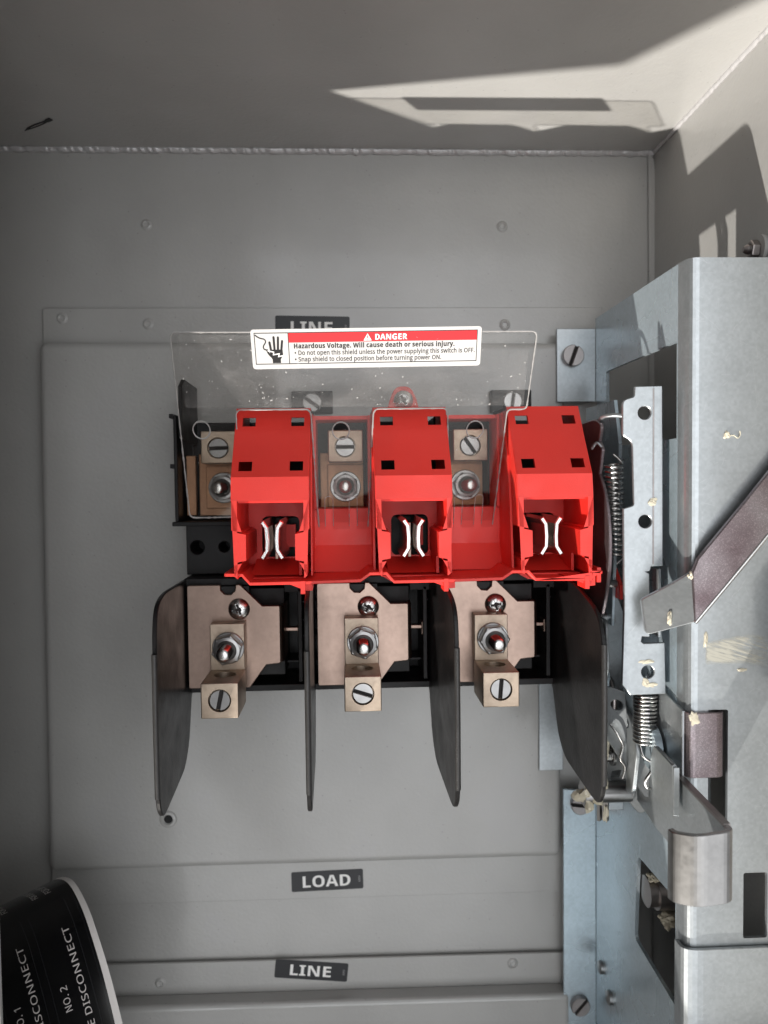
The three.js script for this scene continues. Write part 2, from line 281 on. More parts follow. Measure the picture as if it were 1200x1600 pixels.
// ---------------------------------------------------------------- the mounting pans
{
  const P = thing('mounting_pan', 'raised grey rectangular mounting pan behind the switch with flanged edges', 'mounting pan', [-20, -65, 0]);
  part('flange', plateZ([[-153, 89], [133, 89], [134, -221], [-157, -219]], 0.2, 1.8, { bevel: 0.3 }), M.paint, P);
  part('raised_panel', deform(bare(new RoundedBoxGeometry(264, 268, 16, 5, 4).translate(-22, -64, 2)), (x, y, z) => [x + (y > -64 ? 1.2 : -1.4), y + (x > -22 ? -0.4 : 0.8), z]), M.paint, P);
  for (const [x, y] of [[-100.6, 80.9], [81.8, 80], [-143.4, 83.9]]) part('weld_dimple', latheZ([[0, 0.2], [1.1, 0.25], [1.7, 0.75], [2.3, 0.6], [2.9, 0.02], [2.9, -0.3]], x, y, 1.8, 24), M.paint, P);
  part('hole', latheZ([[0, 0.12], [2.3, 0.12], [2.3, -0.2]], -94.4, -171.2, 10, 24), M.hole, P);  // dark disc on the surface, painted as the shade in a hole
  part('hole_rim', latheZ([[2.1, 0.1], [2.7, 0.9], [3.8, 0.7], [4.6, -0.1]], -94.4, -171.2, 10, 28), M.paint, P);
  const Q = thing('mounting_pan', 'lower grey mounting pan cut by the bottom edge of the photo', 'mounting pan', [-20, -340, 0]);
  part('flange', plateZ([[-170, -250], [135, -254], [135, -410], [-170, -410]], 1.4, 3, { bevel: 0.3 }), M.paint, Q);
  part('raised_panel', plateZ([[-170, -266.5, 3], [112, -270, 3], [112, -405, 3], [-170, -405, 3]], 2, 13, { bevel: 2.5, bevelSegments: 4 }), M.paint, Q);
  for (const [x, y] of [[-102.2, -261.3], [84, -258.5]]) part('weld_dimple', latheZ([[0, 0.2], [1.1, 0.3], [1.7, 0.9], [2.3, 0.7], [2.9, 0.02], [2.9, -0.3]], x, y, 3, 24), M.paint, Q);
}
// ---------------------------------------------------------------- the black stickers
{
  const map = (word) => canvasTexture(512, 166, (x, w, h) => {
    x.fillStyle = '#17181c'; x.fillRect(0, 0, w, h); x.fillStyle = '#e9e7e4'; x.font = 'bold 118px sans-serif'; x.textAlign = 'center'; x.textBaseline = 'middle';
    x.save(); x.translate(248, 88); const m = x.measureText(word).width; x.scale((word === 'LOAD' ? 360 : 308) / m, 1.12); x.fillText(word, 0, 0); x.restore();
    x.save(); x.translate(484, 83); x.rotate(-Math.PI / 2); x.font = '19px sans-serif'; x.fillStyle = '#a9a7a5'; x.fillText('60054', 0, 0); x.restore();
  });
  const line = map('LINE'), load = map('LOAD');
  const S = (label, c, m) => { const o = thing('label_sticker', label, 'sticker', c[3]); printed('sticker_face', o, c, 0.12, { roughness: 0.42 }, m, 1); };
  S('black LINE sticker half hidden behind the danger label', [[-36.4, 85.1, 1.85], [1.6, 84.4, 1.85], [1.4, 72.2, 1.85], [-36.6, 72.9, 1.85]], line);
  S('black LOAD sticker with white letters under the switch', [[-32.9, -205.3, 1.85], [4.9, -204.6, 1.85], [4.8, -215.2, 1.85], [-33, -215.9, 1.85]], load);
  S('black LINE sticker with white letters on the lower pan', [[-42.3, -250.9, 3.05], [-4.1, -254.9, 3.05], [-4.6, -264.7, 3.05], [-42.9, -260.8, 3.05]], line);
}
// ---------------------------------------------------------------- the switch
{
  const S = thing('disconnect_switch', 'three-pole disconnect switch with red cover, black base, clear shield and metal lugs', 'disconnect switch', [10, -30, 10]);
  const P3 = [0, 57, 114], B = M.black;
  // base
  const g = [];
  g.push(box(-75, 98, -92, 29, 10.4, 24, 0.6), box(-74.6, 100, -95.5, -92.5, 20, 50, 0.5), box(-74, 98, -46, -42.5, 22, 56, 0.5));
  g.push(box(-50, 98, -42, -16, 24, 46, 0.5));
  g.push(plateZ([[-74.8, -42], [-74.8, -18], [-50, -18], [-50, -42]], 24, 45, { bevel: 0.4, holes: [circ(-69.9, -29.5, 3.1), circ(-57.6, -29.4, 2.4), [[-74, -41.6], [-69, -41.6], [-69, -37.5], [-74, -37.5]], [[-74, -22.5], [-68.5, -22.5], [-68.5, -18.6], [-74, -18.6]]] }));
  for (const d of P3) {
    g.push(box(-49 + d, -46.6 + d, -16, 29, 24, 44, 0.4), box(-18 + d, -15.8 + d, -16, 29, 24, 50, 0.4));
    g.push(box(-71 + d, -30 + d, -88, -48, 22, 50, 0.5));
    g.push(box(-24 + d, -22 + d, -91, -48, 22, 52, 0.4), box(-30 + d, -17 + d, -50, -46, 22, 52, 0.4));
    for (const [y, z] of [[-55, 48], [-63.5, 47], [-71, 46]]) g.push(box(-24 + d, -15.4 + d, y - 0.5, y + 0.5, z - 12, z, 0.25));
    g.push(box(-31 + d, -15.6 + d, -85, -83.8, 24, 40, 0.3), box(-31 + d, -28 + d, -100, -94, 22, 30, 0.4));
  }
  g.push(box(-16, -10, -99, -95, 20, 27, 0.4), box(62, 67, -99, -95, 20, 30, 0.4));
  part('base_housing', g, B, S);
  // line side wall with its two lugs, and the fin
  part('side_wall', [box(-79.4, -77.8, -17.6, 31, 10.5, 46, 0.4), box(-81.2, -79.2, 29.6, 31.6, 38, 46, 0.3), box(-81.2, -79.2, 6.8, 8.8, 38, 46, 0.3), box(-80.6, -50, -19.6, -17.6, 10.6, 47, 0.4)], B, S);
  part('fin', plateX([[46, 22], [46.5, 50], [43, 56], [20, 57], [18, 22]], -74.6, -72.8, { bevel: 0.3 }), B, S);
  // line pockets: copper strip, lug and stud
  const lineAngles = [2, 0, -55];
  P3.forEach((d, i) => {
    part('line_plate', [plateZ([[-76.6 + d, 13], [-72 + d, 13], [-72 + d, -15.4], [-76.6 + d, -15.4]], 30, 33, { bevel: 0.3 }), plateZ([[-70.6 + d, 13.6], [-50 + d, 13.6], [-50 + d, -15.6], [-70.6 + d, -15.6]], 30, 33, { bevel: 0.3 }), box(-67 + d, -50 + d, -12, 8, 33, 35, 0.3)], M.copper, S);
    const lug = part('line_lug', cut(box(-66.2 + d, -50.4 + d, 8.8, 23.2, 33, 51, 0.5), cylZ(-58.5 + d, 15.6, 48.2, 54, 4.9)), M.lug, S);
    screw('slot', lug, -58.5 + d, 15.6, 47.6, 4.4, 3.2, lineAngles[i], M.steel, 'set_screw');
    part('washer', plateZ(circ(-58.6 + d, -2.4, 7.2, 40), 35, 36.6, { bevel: 0.3, holes: [circ(-58.6 + d, -2.4, 3)] }), M.steel, S);
    part('hex_nut', [nut(6.2, 4.6, 10 + 20 * i).translate(-58.6 + d, -2.4, 36.6), latheZ([[3, 4.6], [4.2, 5.2], [5.4, 5], [5.6, 4.2]], -58.6 + d, -2.4, 36.6)], M.steel, S);
    part('stud', threaded(3.0, 20).translate(-58.6 + d, -2.4, 34), M.bright, S);
  });
  // load pockets: tin-plated plate, cross-head screw, lug with nut and set screw
  const setAngles = [78, -18, 85], setX = [-53.6, 4.6, 61.6], setY = [-88.4, -87, -86.6];
  P3.forEach((d, i) => {
    const notch = [[-57.2 + d, -45], [-57 + d, -47.4], [-55.3 + d, -49.2], [-52.8 + d, -49.4], [-50.9 + d, -47.7], [-50.6 + d, -45]];
    part('load_plate', plateZ([[-72 + d, -45, 1], ...notch, [-48.6 + d, -45], [-39 + d, -54.6], [-31.2 + d, -54.6, 1], [-31.2 + d, -80.4, 1], [-37.6 + d, -81], [-45 + d, -91], [-72 + d, -91, 1]], 58, 60, { bevel: 0.35, seg: 4 }), M.tin, S);
    part('plate_end', fold([[-34 + d, 59], [-30.6 + d, 58.8], [-30.4 + d, 40]], [-80, -55], 1.8, 2.6), M.tin, S);
    part('contact_strip', [box(-30 + d, -23 + d, -68.6, -67, 42, 47, 0.3), box(-24.4 + d, -23 + d, -71, -65, 42, 49, 0.3)], M.tin, S);
    part('plate_post', box(-71.6 + d, -45 + d, -90, -46, 49, 58), M.black, S);
    screw('cross', S, -49.1 + d, -55.8, 60.4, 4.8, 2.6, 20 + 40 * i, M.bright);
    const x = setX[i], y = setY[i], lug = part('load_lug', [
      cut(box(x - 7.6, x + 7.6, y - 7.3, y + 7.2, 66, 89, 0.5), cylZ(x, y, 85.6, 92, 4.7), new THREE.CylinderGeometry(4.6, 4.6, 26, 28).translate(x, y, 75)),
      box(x - 7.4, x + 7.4, y + 7, y + 27.4, 60.2, 67, 0.4)], M.lug, S);
    screw('slot', lug, x, y, 85, 4.3, 3.4, setAngles[i], M.steel, 'set_screw');
    const nx = x + 0.6, ny = y + 17;
    part('washer', plateZ(circ(nx, ny, 6.9, 36), 67, 68.4, { bevel: 0.25, holes: [circ(nx, ny, 3)] }), M.steel, S);
    part('hex_nut', [nut(6.7, 5, 14 + 25 * i).translate(nx, ny, 68.4), latheZ([[3.2, 5], [4.4, 5.5], [5.6, 5.2], [5.9, 4.4]], nx, ny, 68.4)], M.steel, S);
    part('stud', threaded(3.0, 19).translate(nx, ny, 64), M.bright, S);
  });
  // barriers
  P3.concat(171).forEach((d, i) => {
    const tall = i === 3 ? [[-44, 44], [-44.5, 80, 6], [-52, 106, 10], [-64, 111.5, 6]] : i === 2 ? [[-43, 44], [-43, 92, 8], [-48, 108, 8], [-60, 111, 6]] : [[-43, 44], [-43, 96, 6], [-46, 107, 6], [-56, 110.5, 5]];
    const lean = [0, 0.6, 3.2, 2.6][i], bend = (q) => deform(bare(q), (x, y, z) => [x - lean * (111 - z) / 55, y, z]);
    const b = part('barrier', bend(plateX([...tall, [-122, 111.2, 7], [-128.5, 106, 3], [-128, 98], [-124, 66, 6], [-116, 57, 6], [-98, 50], [-92, 44]], -74.6 + d, -72.8 + d, { bevel: 0.35, seg: 6 })), M.barrier, S);
    part('edge_rim', tube([[-73.7 + d, -64, 111], [-73.7 + d, -90, 111.3], [-73.7 + d, -119, 110.9]], 1.15, 30, 8), M.edge, b);
  });
  // mounting feet and the red ear
  for (const [x, a] of [[-19, -35], [81, 82]]) { const f = part('mounting_foot', box(x - 9, x + 11.5, 34, 45, 10.3, 15, 0.5), B, S); screw('slot', f, x + 1.4, 39, 15, 4.6, 3, a); }
  { const f = part('mounting_foot', box(12, 42, -102, -95, 10.3, 18, 0.5), B, S); screw('slot', f, 28, -97, 16.5, 4.6, 3, 15); }
  // red cover
  const red = [];
  const lift = (q) => deform(q, (x, y, z) => [x, y, z > 88 ? z + Math.max(0, (-7 - y) * 0.05) : z]);
  P3.forEach((d) => {
    const X = (a) => a + d;
    // sloped top with four square holes, built flat and then tilted
    const tilt = (q) => deform(bare(q), (x, y, z) => { const e = x + (y > 2 ? (y - 2) / 29 * 0 : 0); return [e, y, z + 94 - (y - 2) * (20 / 29)]; });
    const hole = (x, y) => [[x - 2.7, y - 1.9], [x + 2.7, y - 1.9], [x + 2.7, y + 1.9], [x - 2.7, y + 1.9]];
    red.push(tilt(plateZ([[X(-46.3), 2], [X(-16), 2], [X(-15.6), 31], [X(-46.6), 31]], -2, 0, { holes: [hole(X(-40.9), 25), hole(X(-20.9), 25), hole(X(-41.2), 6.4), hole(X(-20.9), 6.4)] })));
    // brighter front face below it
    red.push(plateX([[2.1, 94], [-7.4, 95.4], [-7.4, 93], [2.1, 91.8]], X(-46.3), X(-16)));
    // side walls
    for (const [a, b] of [[-46.6, -45], [-17.3, -15.7]]) red.push(plateX([[31, 44], [31, 73.7], [2, 93.7], [-7.4, 95], [-7.4, 44]], X(a), X(b)));
    red.push(box(X(-46.6), X(-15.7), 29.6, 31, 44, 73.4));
    // the notched rim round the fuse opening
    const out = [[-46.4, -7], [-46.4, -18.8], [-42.4, -19.6], [-42.4, -31.8], [-45.4, -32.6], [-45.4, -37]], inn = [[-44.2, -38], [-44.2, -31.4], [-40.8, -30.8], [-40.8, -20.6], [-44.2, -19.8], [-44.2, -7]];
    red.push(lift(plateZ([...out, ...inn].map(([x, y]) => [X(x), y]), 54, 95.4)));
    const mir = (p) => p.map(([x, y]) => [X(-62.3 - x), y]);
    red.push(lift(plateZ([...mir(out), ...mir(inn)], 54, 95.4)));
    // floor of the opening with a rounded window, the ramp and ribs inside
    red.push(plateZ([[X(-45), -38.6], [X(-17), -38.6], [X(-17), -7], [X(-45), -7]], 58, 60, { holes: [[[X(-38.5), -33, 3], [X(-22), -33, 3], [X(-22), -15, 3], [X(-38.5), -15, 3]]] }));
    red.push(plateX([[-38.6, 60], [-33.6, 60], [-38.6, 80]], X(-41), X(-20)), box(X(-21), X(-19.9), -38.6, -30, 60, 82), box(X(-30), X(-24), -29, -19, 52, 56));
    red.push(plateX([[-8.6, 70], [-7, 70], [-7, 93], [-8.2, 93]], X(-44), X(-17)));
    red.push(plateZ([[X(-44), -39.2], [X(-18), -39.2], [X(-21), -41.6], [X(-40), -41.6]], 62, 84));
    red.push(plateZ([[X(-27), -39.4], [X(-15), -39.4], [X(-15), -43.2], [X(-17.2), -43.4]], 84, 95), box(X(-19.6), X(-17.8), -44.4, -39.3, 86, 96.4));
    // valley on its right with the window over the lug
    if (d < 114) {
      red.push(box(X(-16), X(10.6), 27.2, 28.8, 40, 60), box(X(-15.8), X(10.6), -28, -12, 60, 62));
      red.push(plateX([[-28, 62], [-28, 60], [-39, 66], [-39, 68.5]], X(-15.8), X(10.6)));
      red.push(box(X(-15.7), X(-14.2), -12.5, 28.8, 40, 62), box(X(8.6), X(10.5), -12.5, 28.8, 40, 62), box(X(-15), X(10), -13.6, -12, 40, 60));
      red.push(plateX([[29, 44], [29, 66], [10, 80], [-10, 84], [-38, 88], [-38, 44]], X(-15.8), X(-15.2)), plateX([[29, 44], [29, 66], [10, 80], [-10, 84], [-38, 88], [-38, 44]], X(9.6), X(10.5)));
    }
  });
  // the wavy lower lip that runs the whole width
  const lipC = [[-49.5, -36.3], [-42.5, -36.5], [-39.5, -40], [-16, -39.9], [4, -39.5], [8, -36.8], [14.5, -36.8], [17.5, -40.2], [41, -40.1], [61, -39.7], [65, -37], [71.5, -37], [74.5, -40.2], [97.4, -40.6], [97.4, -37.6], [101.6, -37.8]];
  const lip = [], back = []; lipC.forEach((p, i) => { const a = lipC[Math.max(0, i - 1)], b = lipC[Math.min(lipC.length - 1, i + 1)], l = Math.hypot(b[0] - a[0], b[1] - a[1]), nx = -(b[1] - a[1]) / l * 0.6, ny = (b[0] - a[0]) / l * 0.6; lip.push([p[0] + nx, p[1] + ny]); back.unshift([p[0] - nx, p[1] - ny]); });
  red.push(plateZ([...lip, ...back], 60, 96.2, { bevel: 0.15 }), plateX([[-36, 78], [-42, 78], [-42, 95.5], [-36, 95.5]], 99.6, 101.2));
  part('red_cover', red, M.red, S);
  { const e = part('cover_ear', plateZ([[17.6, 31], [33.4, 31], [31.6, 38, 2], [29, 43.4, 3], [22, 43.4, 3], [19.6, 38, 2]], 42, 45, { bevel: 0.4 }), M.red, S); screw('cross', S, 25.6, 37, 45.2, 4.6, 2.4, 30, M.bright); }
  // jaws: two bent blades each
  P3.forEach((d, i) => {
    const c = [-31.4, -31.3, -31.7][i] + d;
    const fine = (s, x) => { const parts = [], ys = [-15.8, -18.4, -23.4, -27.6, -31], out = [2.1, 0.35, 0, 0.2, 2.3], cl = ys.map((y, m) => [x + s * out[m], y]); const L = [], R = []; cl.forEach(([a, b], j) => { const p0 = cl[Math.max(0, j - 1)], p1 = cl[Math.min(4, j + 1)], l = Math.hypot(p1[0] - p0[0], p1[1] - p0[1]), nx = -(p1[1] - p0[1]) / l * 0.95, ny = (p1[0] - p0[0]) / l * 0.95; L.push([a + nx, b + ny]); R.unshift([a - nx, b - ny]); }); return plateZ([...L, ...R], 40, 90, { bevel: 0.4 }); };
    const j = part('jaw', fine(-1, c - 1.75), M.bright, S); part('jaw', fine(1, c + 2.15), M.bright, S);
    part('jaw_spacer', box(c - 0.6, c + 0.9, -33, -18, 40, 70, 0.3), M.tin, S);
  });
  // clear hinged shield, leaning forward at the top
  const zAt = (y) => 96 - (58.6 - y) * (32 / 73.5), ang = Math.atan(32 / 73.5), k = 1 / Math.cos(ang);
  const lean = (q) => deform(bare(q), (x, y, z) => [x, y - z * Math.sin(ang), zAt(y) + z * Math.cos(ang)]);
  const sh = [[-68.6, 58.6, 2.5], [75.6, 58.6, 2.5], [74, 29, 2], [66, 29, 2], [63.4, -22], [43.6, -22, 3], [41.2, 29.6, 2.5], [10.6, 29.6, 2.5], [8, -24], [-13.2, -24, 3], [-15.2, 29.6, 2.5], [-45.6, 29.6, 2.5], [-47, -15, 2], [-69, -15, 2.5]];
  const shHoles = [[-60.2, 21.8], [-3, 21], [53, 21]].map(([x, y]) => circ(x, y, 3.5, 24));
  const slots = [[-10.5, -7], [0, 3.5], [46, 49.5], [55, 58.5]].map(([a, b]) => [[a, -21, 1.5], [b, -21, 1.5], [b, -6.5, 1.6], [a, -6.5, 1.6]]);
  const shield = part('clear_shield', lean(plateZ(sh, -0.6, 0.6, { holes: [...shHoles, ...slots], seg: 5 })), M.clear, S, { label: 'clear plastic shield leaning over the lugs with a danger label' });
  const ring = (pts, r, closed) => { const s = outline(pts).getPoints(6).map((p) => new THREE.Vector3(p.x, p.y, 0)); const c = new THREE.CurvePath(); for (let i = 0; i < s.length - (closed ? 0 : 1); i++) if (s[i].distanceTo(s[(i + 1) % s.length]) > 0.01) c.add(new THREE.LineCurve3(s[i], s[(i + 1) % s.length])); return c.curves.map((l) => { const d = l.v2.clone().sub(l.v1), q = new THREE.CylinderGeometry(r, r, d.length() + r, 5, Math.max(1, Math.round(d.length() / 1.2)), true), P = q.attributes.position; for (let i = 0; i < P.count; i++) { const n = 1 + (fbm(P.getY(i) * 1.7 + 50 + l.v1.x, l.v1.y + 60, 4096, 2, 12) - 0.5) * 1.3; P.setX(i, P.getX(i) * n); P.setZ(i, P.getZ(i) * n); } q.applyQuaternion(new THREE.Quaternion().setFromUnitVectors(new THREE.Vector3(0, 1, 0), d.clone().normalize())); const m = l.v1.clone().add(l.v2).multiplyScalar(0.5); return q.translate(m.x, m.y, m.z); }); };
  part('shield_edge', [ring(sh, 0.3, true), shHoles.map((h) => ring(h, 0.28, true))].flat(3).map(lean), M.frost, shield);
  part('slot_edge', slots.map((h) => ring(h, 0.13, true)).flat(3).map(lean), M.frost, shield);
  seed = 4242; const dust = [];
  for (let i = 0; i < 620; i++) {
    let x, y; do { x = -67 + rnd() * 141; y = rnd() < 0.75 ? 31 + 26 * Math.pow(rnd(), 1.4) : 6 + rnd() * 50; } while (y < 30 && !((x < -48) || (x > -13 && x < 8) || (x > 43 && x < 62)) || (x > 73));
    if (rnd() < 0.12) { x = -32 + (rnd() + rnd() - 1) * 14; y = 36 + (rnd() + rnd() - 1) * 8; if (y < 31) y = 31; }
    const s = 0.05 + 0.33 * Math.pow(rnd(), 6); dust.push(new THREE.TetrahedronGeometry(s, 0).scale(1 + rnd() * 1.5, 1, 0.7).rotateZ(rnd() * 6).translate(x, y, 0.75));
  }
  part('dust_specks', dust.map(lean), M.dust, shield, { kind: 'stuff' });
  {
    const n = 512, d = new Uint8Array(n * n * 4), sA = scratches(512, 70, 515, 0.05, 0.25);
    for (let j = 0; j < n; j++) for (let i = 0; i < n; i++) {
      const u = i / n, v = j / n, f = fbm(u * 7, v * 3, 4096, 4, 131), g = fbm(u * 60, v * 20, 4096, 2, 137), pt = hash(i, j, 9) > 0.9975 ? 0.6 : 0;
      const k = Math.round(255 * Math.min(0.8, Math.max(0, f - 0.34) * 0.42 + Math.max(0, g - 0.6) * 0.25 + 0.16 * sA(u, v) + pt * f)); d.set([k, k, k, 255], (j * n + i) * 4);
    }
    const am = new THREE.DataTexture(d, n, n); am.magFilter = am.minFilter = THREE.LinearFilter; am.needsUpdate = true;
    const pg = lean(new THREE.PlaneGeometry(138, 27).translate(3.4, 44.2, 0.66)), P = pg.attributes.position, uv = [], [ox, oy, oz] = S.origin;
    for (let i = 0; i < P.count; i++) uv.push((P.getX(i) + 65.6) / 138, (P.getY(i) - 30.4) / 27);
    pg.setAttribute('uv', new THREE.Float32BufferAttribute(uv, 2)); pg.translate(-ox, -oy, -oz).scale(0.001, 0.001, 0.001);
    const film = new THREE.Mesh(pg, std({ color: rgb(0.6, 0.58, 0.56), roughness: 0.8, alphaMap: am, transparent: true, opacity: 0.5 })); film.name = 'dust_haze_film'; shield.add(film);  // pale alpha film giving the shield its haze, with dust and scratches
  }
  // the danger label
  const danger = canvasTexture(1800, 280, (x, w, h) => {
    x.fillStyle = '#cccac7'; x.fillRect(0, 0, w, h);
    x.strokeStyle = '#1c1a1b'; x.lineWidth = 6; x.strokeRect(28, 26, w - 62, h - 62);
    x.fillStyle = '#dc2a30'; x.fillRect(290, 29, w - 327, 66);
    x.fillStyle = '#1c1a1b'; x.fillRect(286, 26, 6, h - 62);
    // hand with the bolt
    x.lineCap = 'round'; x.lineJoin = 'round'; x.strokeStyle = '#1c1a1b'; x.lineWidth = 17;
    for (const [a, b, c, d] of [[152, 158, 142, 92], [178, 150, 176, 56], [204, 148, 210, 58], [229, 156, 240, 84]]) { x.beginPath(); x.moveTo(a, b); x.lineTo(c, d); x.stroke(); }
    x.lineWidth = 15; x.beginPath(); x.moveTo(150, 190); x.quadraticCurveTo(128, 170, 120, 146); x.stroke();
    x.fillStyle = '#1c1a1b'; x.beginPath(); x.moveTo(142, 142); x.lineTo(240, 142); x.lineTo(242, 178); x.lineTo(222, 212); x.lineTo(222, 238); x.lineTo(158, 238); x.lineTo(158, 212); x.lineTo(140, 184); x.closePath(); x.fill();
    x.lineWidth = 9; x.beginPath(); x.moveTo(36, 40); x.quadraticCurveTo(60, 62, 96, 66); x.quadraticCurveTo(124, 78, 104, 102); x.quadraticCurveTo(84, 122, 98, 138); x.lineTo(124, 148); x.stroke();
    x.strokeStyle = '#f4f2ef'; x.lineWidth = 8; x.lineJoin = 'miter'; x.beginPath(); x.moveTo(126, 150); x.lineTo(170, 160); x.lineTo(166, 178); x.lineTo(212, 172); x.lineTo(206, 192); x.lineTo(250, 184); x.stroke();
    // words
    x.fillStyle = '#ffffff'; x.textBaseline = 'middle'; x.font = 'bold 56px sans-serif'; const dw = x.measureText('DANGER').width; x.save(); x.translate(960, 64); x.scale(256 / dw, 0.98); x.fillText('DANGER', 0, 0); x.restore();
    x.beginPath(); x.moveTo(906, 38); x.lineTo(938, 88); x.lineTo(874, 88); x.closePath(); x.fill(); x.fillStyle = '#dc2a30'; x.fillRect(902, 52, 8, 20); x.fillRect(902, 76, 8, 7);
    x.fillStyle = '#1c1a1b';
    const row = (s, f, px, py, width) => { x.font = f; const m = x.measureText(s).width; x.save(); x.translate(px, py); x.scale(width / m, 1); x.fillText(s, 0, 0); x.strokeStyle = '#1c1a1b'; x.lineWidth = 1.8; x.strokeText(s, 0, 0); x.restore(); };
    row('Hazardous Voltage. Will cause death or serious injury.', 'bold 46px sans-serif', 326, 120, 1266);
    row('• Do not open this shield unless the power supplying this switch is OFF.', '43px sans-serif', 330, 168, 1424);
    row('• Snap shield to closed position before turning power ON.', '43px sans-serif', 330, 214, 1160);
  });
  const at = (x, y) => [x, y - 0.7 * Math.sin(ang), zAt(y) + 0.7 * Math.cos(ang)];
  printed('danger_label', shield, [at(-38.2, 59.6), at(52.4, 60.6), at(52.7, 46.2), at(-37.3, 45.2)], 0.15, { roughness: 0.36 }, danger, 1.4);
}
// ---------------------------------------------------------------- bracket and mechanism
{
  const K = thing('switch_mechanism', 'zinc plated steel bracket with slide rail, springs and lever beside the red switch', 'switch mechanism', [127, -100, 0]);
  const Z = M.zinc;
  part('web', plateX([[81, 12], [81, 110], [-300, 110], [-300, 12], [-160, 12], [-160, 16], [39, 14], [39, 12]], 126.2, 127.8, { holes: [[[15, 28, 1], [52, 28, 1], [52, 115], [15, 115]].map(([y, z, r]) => [y, Math.min(z, 109), r]), [[-168, 70, 4], [-166, 109.5], [-209, 109.5], [-208, 66, 4]]] }), M.zincSkylit, K);
  part('bend', fold([[127, 110], [127, 118], [134, 118]], [-300, 81], 1.6, 6.5, 0), Z, K);
  part('front_flange', plateZ([[134, 81], [160, 81], [160, -300], [134, -300]], 117.2, 118.8, { holes: [[[148.6, -151.4, 1], [158, -151.4, 1], [158, -177, 1], [148.6, -177, 1]], [[134.6, -88], [142.2, -88, 1], [142.2, -150, 1], [134.6, -150]]] }), Z, K);
  part('lower_flange', fold([[125.2, 113], [125.2, 120], [160, 120]], [-300, -179.6], 1.6, 7), Z, K);
  const tab = part('mounting_tab', plateZ([[106.2, 76], [126.2, 76], [126.2, 39], [106.2, 39]], 10.4, 12, { bevel: 0.25 }), Z, K); screw('slot', K, 114, 62, 12, 5.4, 3.4, 70, M.steelDark);
  part('lower_tab', plateZ([[109, -161], [126.2, -163], [126.2, -300], [109, -300]], 10.4, 12, { bevel: 0.25 }), M.zincSkylit, K);
  screw('slot', K, 117.4, -168.7, 12, 5, 3.2, -8, M.steelDark); screw('slot', K, 117.2, -275.8, 12, 5, 3.2, 48, M.steelDark);
  part('side_strip', plateZ([[96.4, -100], [109, -100], [109, -151], [96.4, -151]], 10.4, 12, { bevel: 0.25 }), Z, K);
  part('pin', latheZ([[0, 2], [2.6, 2], [3.2, 1.6], [3.2, 0]], 0, 0, 0, 24).rotateY(-Math.PI / 2).translate(126.2, -250, 22), M.steel, K);
  part('pin', latheZ([[0, 2], [2.8, 2], [3.4, 1.6], [3.4, 0]], 0, 0, 0, 24).rotateY(-Math.PI / 2).translate(126.2, -257, 35), M.steel, K);
  // rail
  part('slide_rail', [plateZ([[111.4, 35.4], [122.2, 35.6], [122.6, -34.6], [118, -34.8], [117.4, -36.6], [115.6, -36.8], [115.2, -35], [116, -34.2], [117.2, -37.6], [117.4, -62.6], [114.4, -62.4], [114, -64.4], [115, -65.2], [123.4, -65], [123.9, -85.4], [109.8, -85.6], [106.4, -81.4], [107.2, -53.5], [107.2, -44.7], [106.9, -12], [111, -10.8, 1], [110.4, 14.1, 2], [106.6, 16.6, 1], [106.6, 30.2, 2], [111.2, 31.4, 1]].filter((_, i) => i !== 6 && i !== 7), 103.6, 105.2, { bevel: 0.25, holes: [circ(115.2, 25.2, 2.6), circ(115.5, -17.1, 2.6), circ(116.7, -76.5, 2.6)] }), fold([[119.6, 104.4], [122.4, 104.2], [122.8, 99]], [-34, 35], 1.6, 2), fold([[120, 104.4], [123.6, 104.2], [124, 99]], [-85, -66], 1.6, 2)], Z, K);
  part('rail_fold', plateX([[-36, 98], [-36, 104], [-63, 104], [-63, 98]], 121.2, 122.4, { bevel: 0.2 }), Z, K);
  part('inner_plate', plateZ([[105.6, -44], [116, -44], [122, -60], [122, -150], [112, -150], [105.6, -120]], 62, 63.6, { bevel: 0.25 }), Z, K);
  part('ring', new THREE.TorusGeometry(7.4, 1.2, 10, 40).rotateY(Math.PI / 2).scale(1, 1.25, 1).translate(111.5, -96, 74), M.steelDark, K);
  part('ring_bore_shade', cylX(112, 113, -96, 74, 7.4, 32), M.hole, K);  // dark disc painting the shaded inside of the ring
  part('rail_crease', box(118.4, 119, -34, 34.8, 105.1, 105.35, 0.1), M.steelDark, K);
  part('inner_channel', plateX([[33, 40], [33, 78], [14, 84], [-12, 84], [-12, 40]], 112.6, 114), M.zincSkylit, K);
  // wavy side arm of the switch
  part('side_arm', plateX([[24, 46], [25, 80, 4], [22, 88, 3], [15.4, 84.5], [12, 88.6, 1], [1.9, 84.9], [-5.9, 92, 6], [-18.6, 97, 8], [-34, 97.5, 8], [-45, 94, 4], [-56, 88], [-62, 80, 4], [-60, 46]], 103.8, 105.4, { bevel: 0.35 }), M.purple, K);
  part('arm_hook', [tube([[105, 24, 82], [105.4, 25.4, 87], [108, 25.6, 90], [112, 25.2, 92]], 0.9, 20), tube([[104.6, 12.6, 87], [102.6, 14.6, 86], [101.2, 12.4, 84]], 0.6, 16)], Z, K);
  part('coil_spring', spring(110.2, -13, 86, 1.5, 3.6, 0.62, 18, 38, 4), M.bright, K);
  part('link_bar', plateX([[-22, 74], [-22, 88], [-62, 84], [-62, 70]], 109.4, 110.8, { bevel: 0.2 }), M.zincSkylit, K);
  part('link_pin', [cylX(104, 112, -44, 86, 1.6), cylX(104, 113, -60, 76, 3)], M.steel, K);
  part('red_tip', plateX([[-37, 82], [-44, 90], [-50, 90], [-50, 80]], 110.9, 112.2), M.red, K);
  part('coil_spring', spring(120, -98, 94, 0, 4.4, 0.6, 13, 21, 0), M.bright, K);
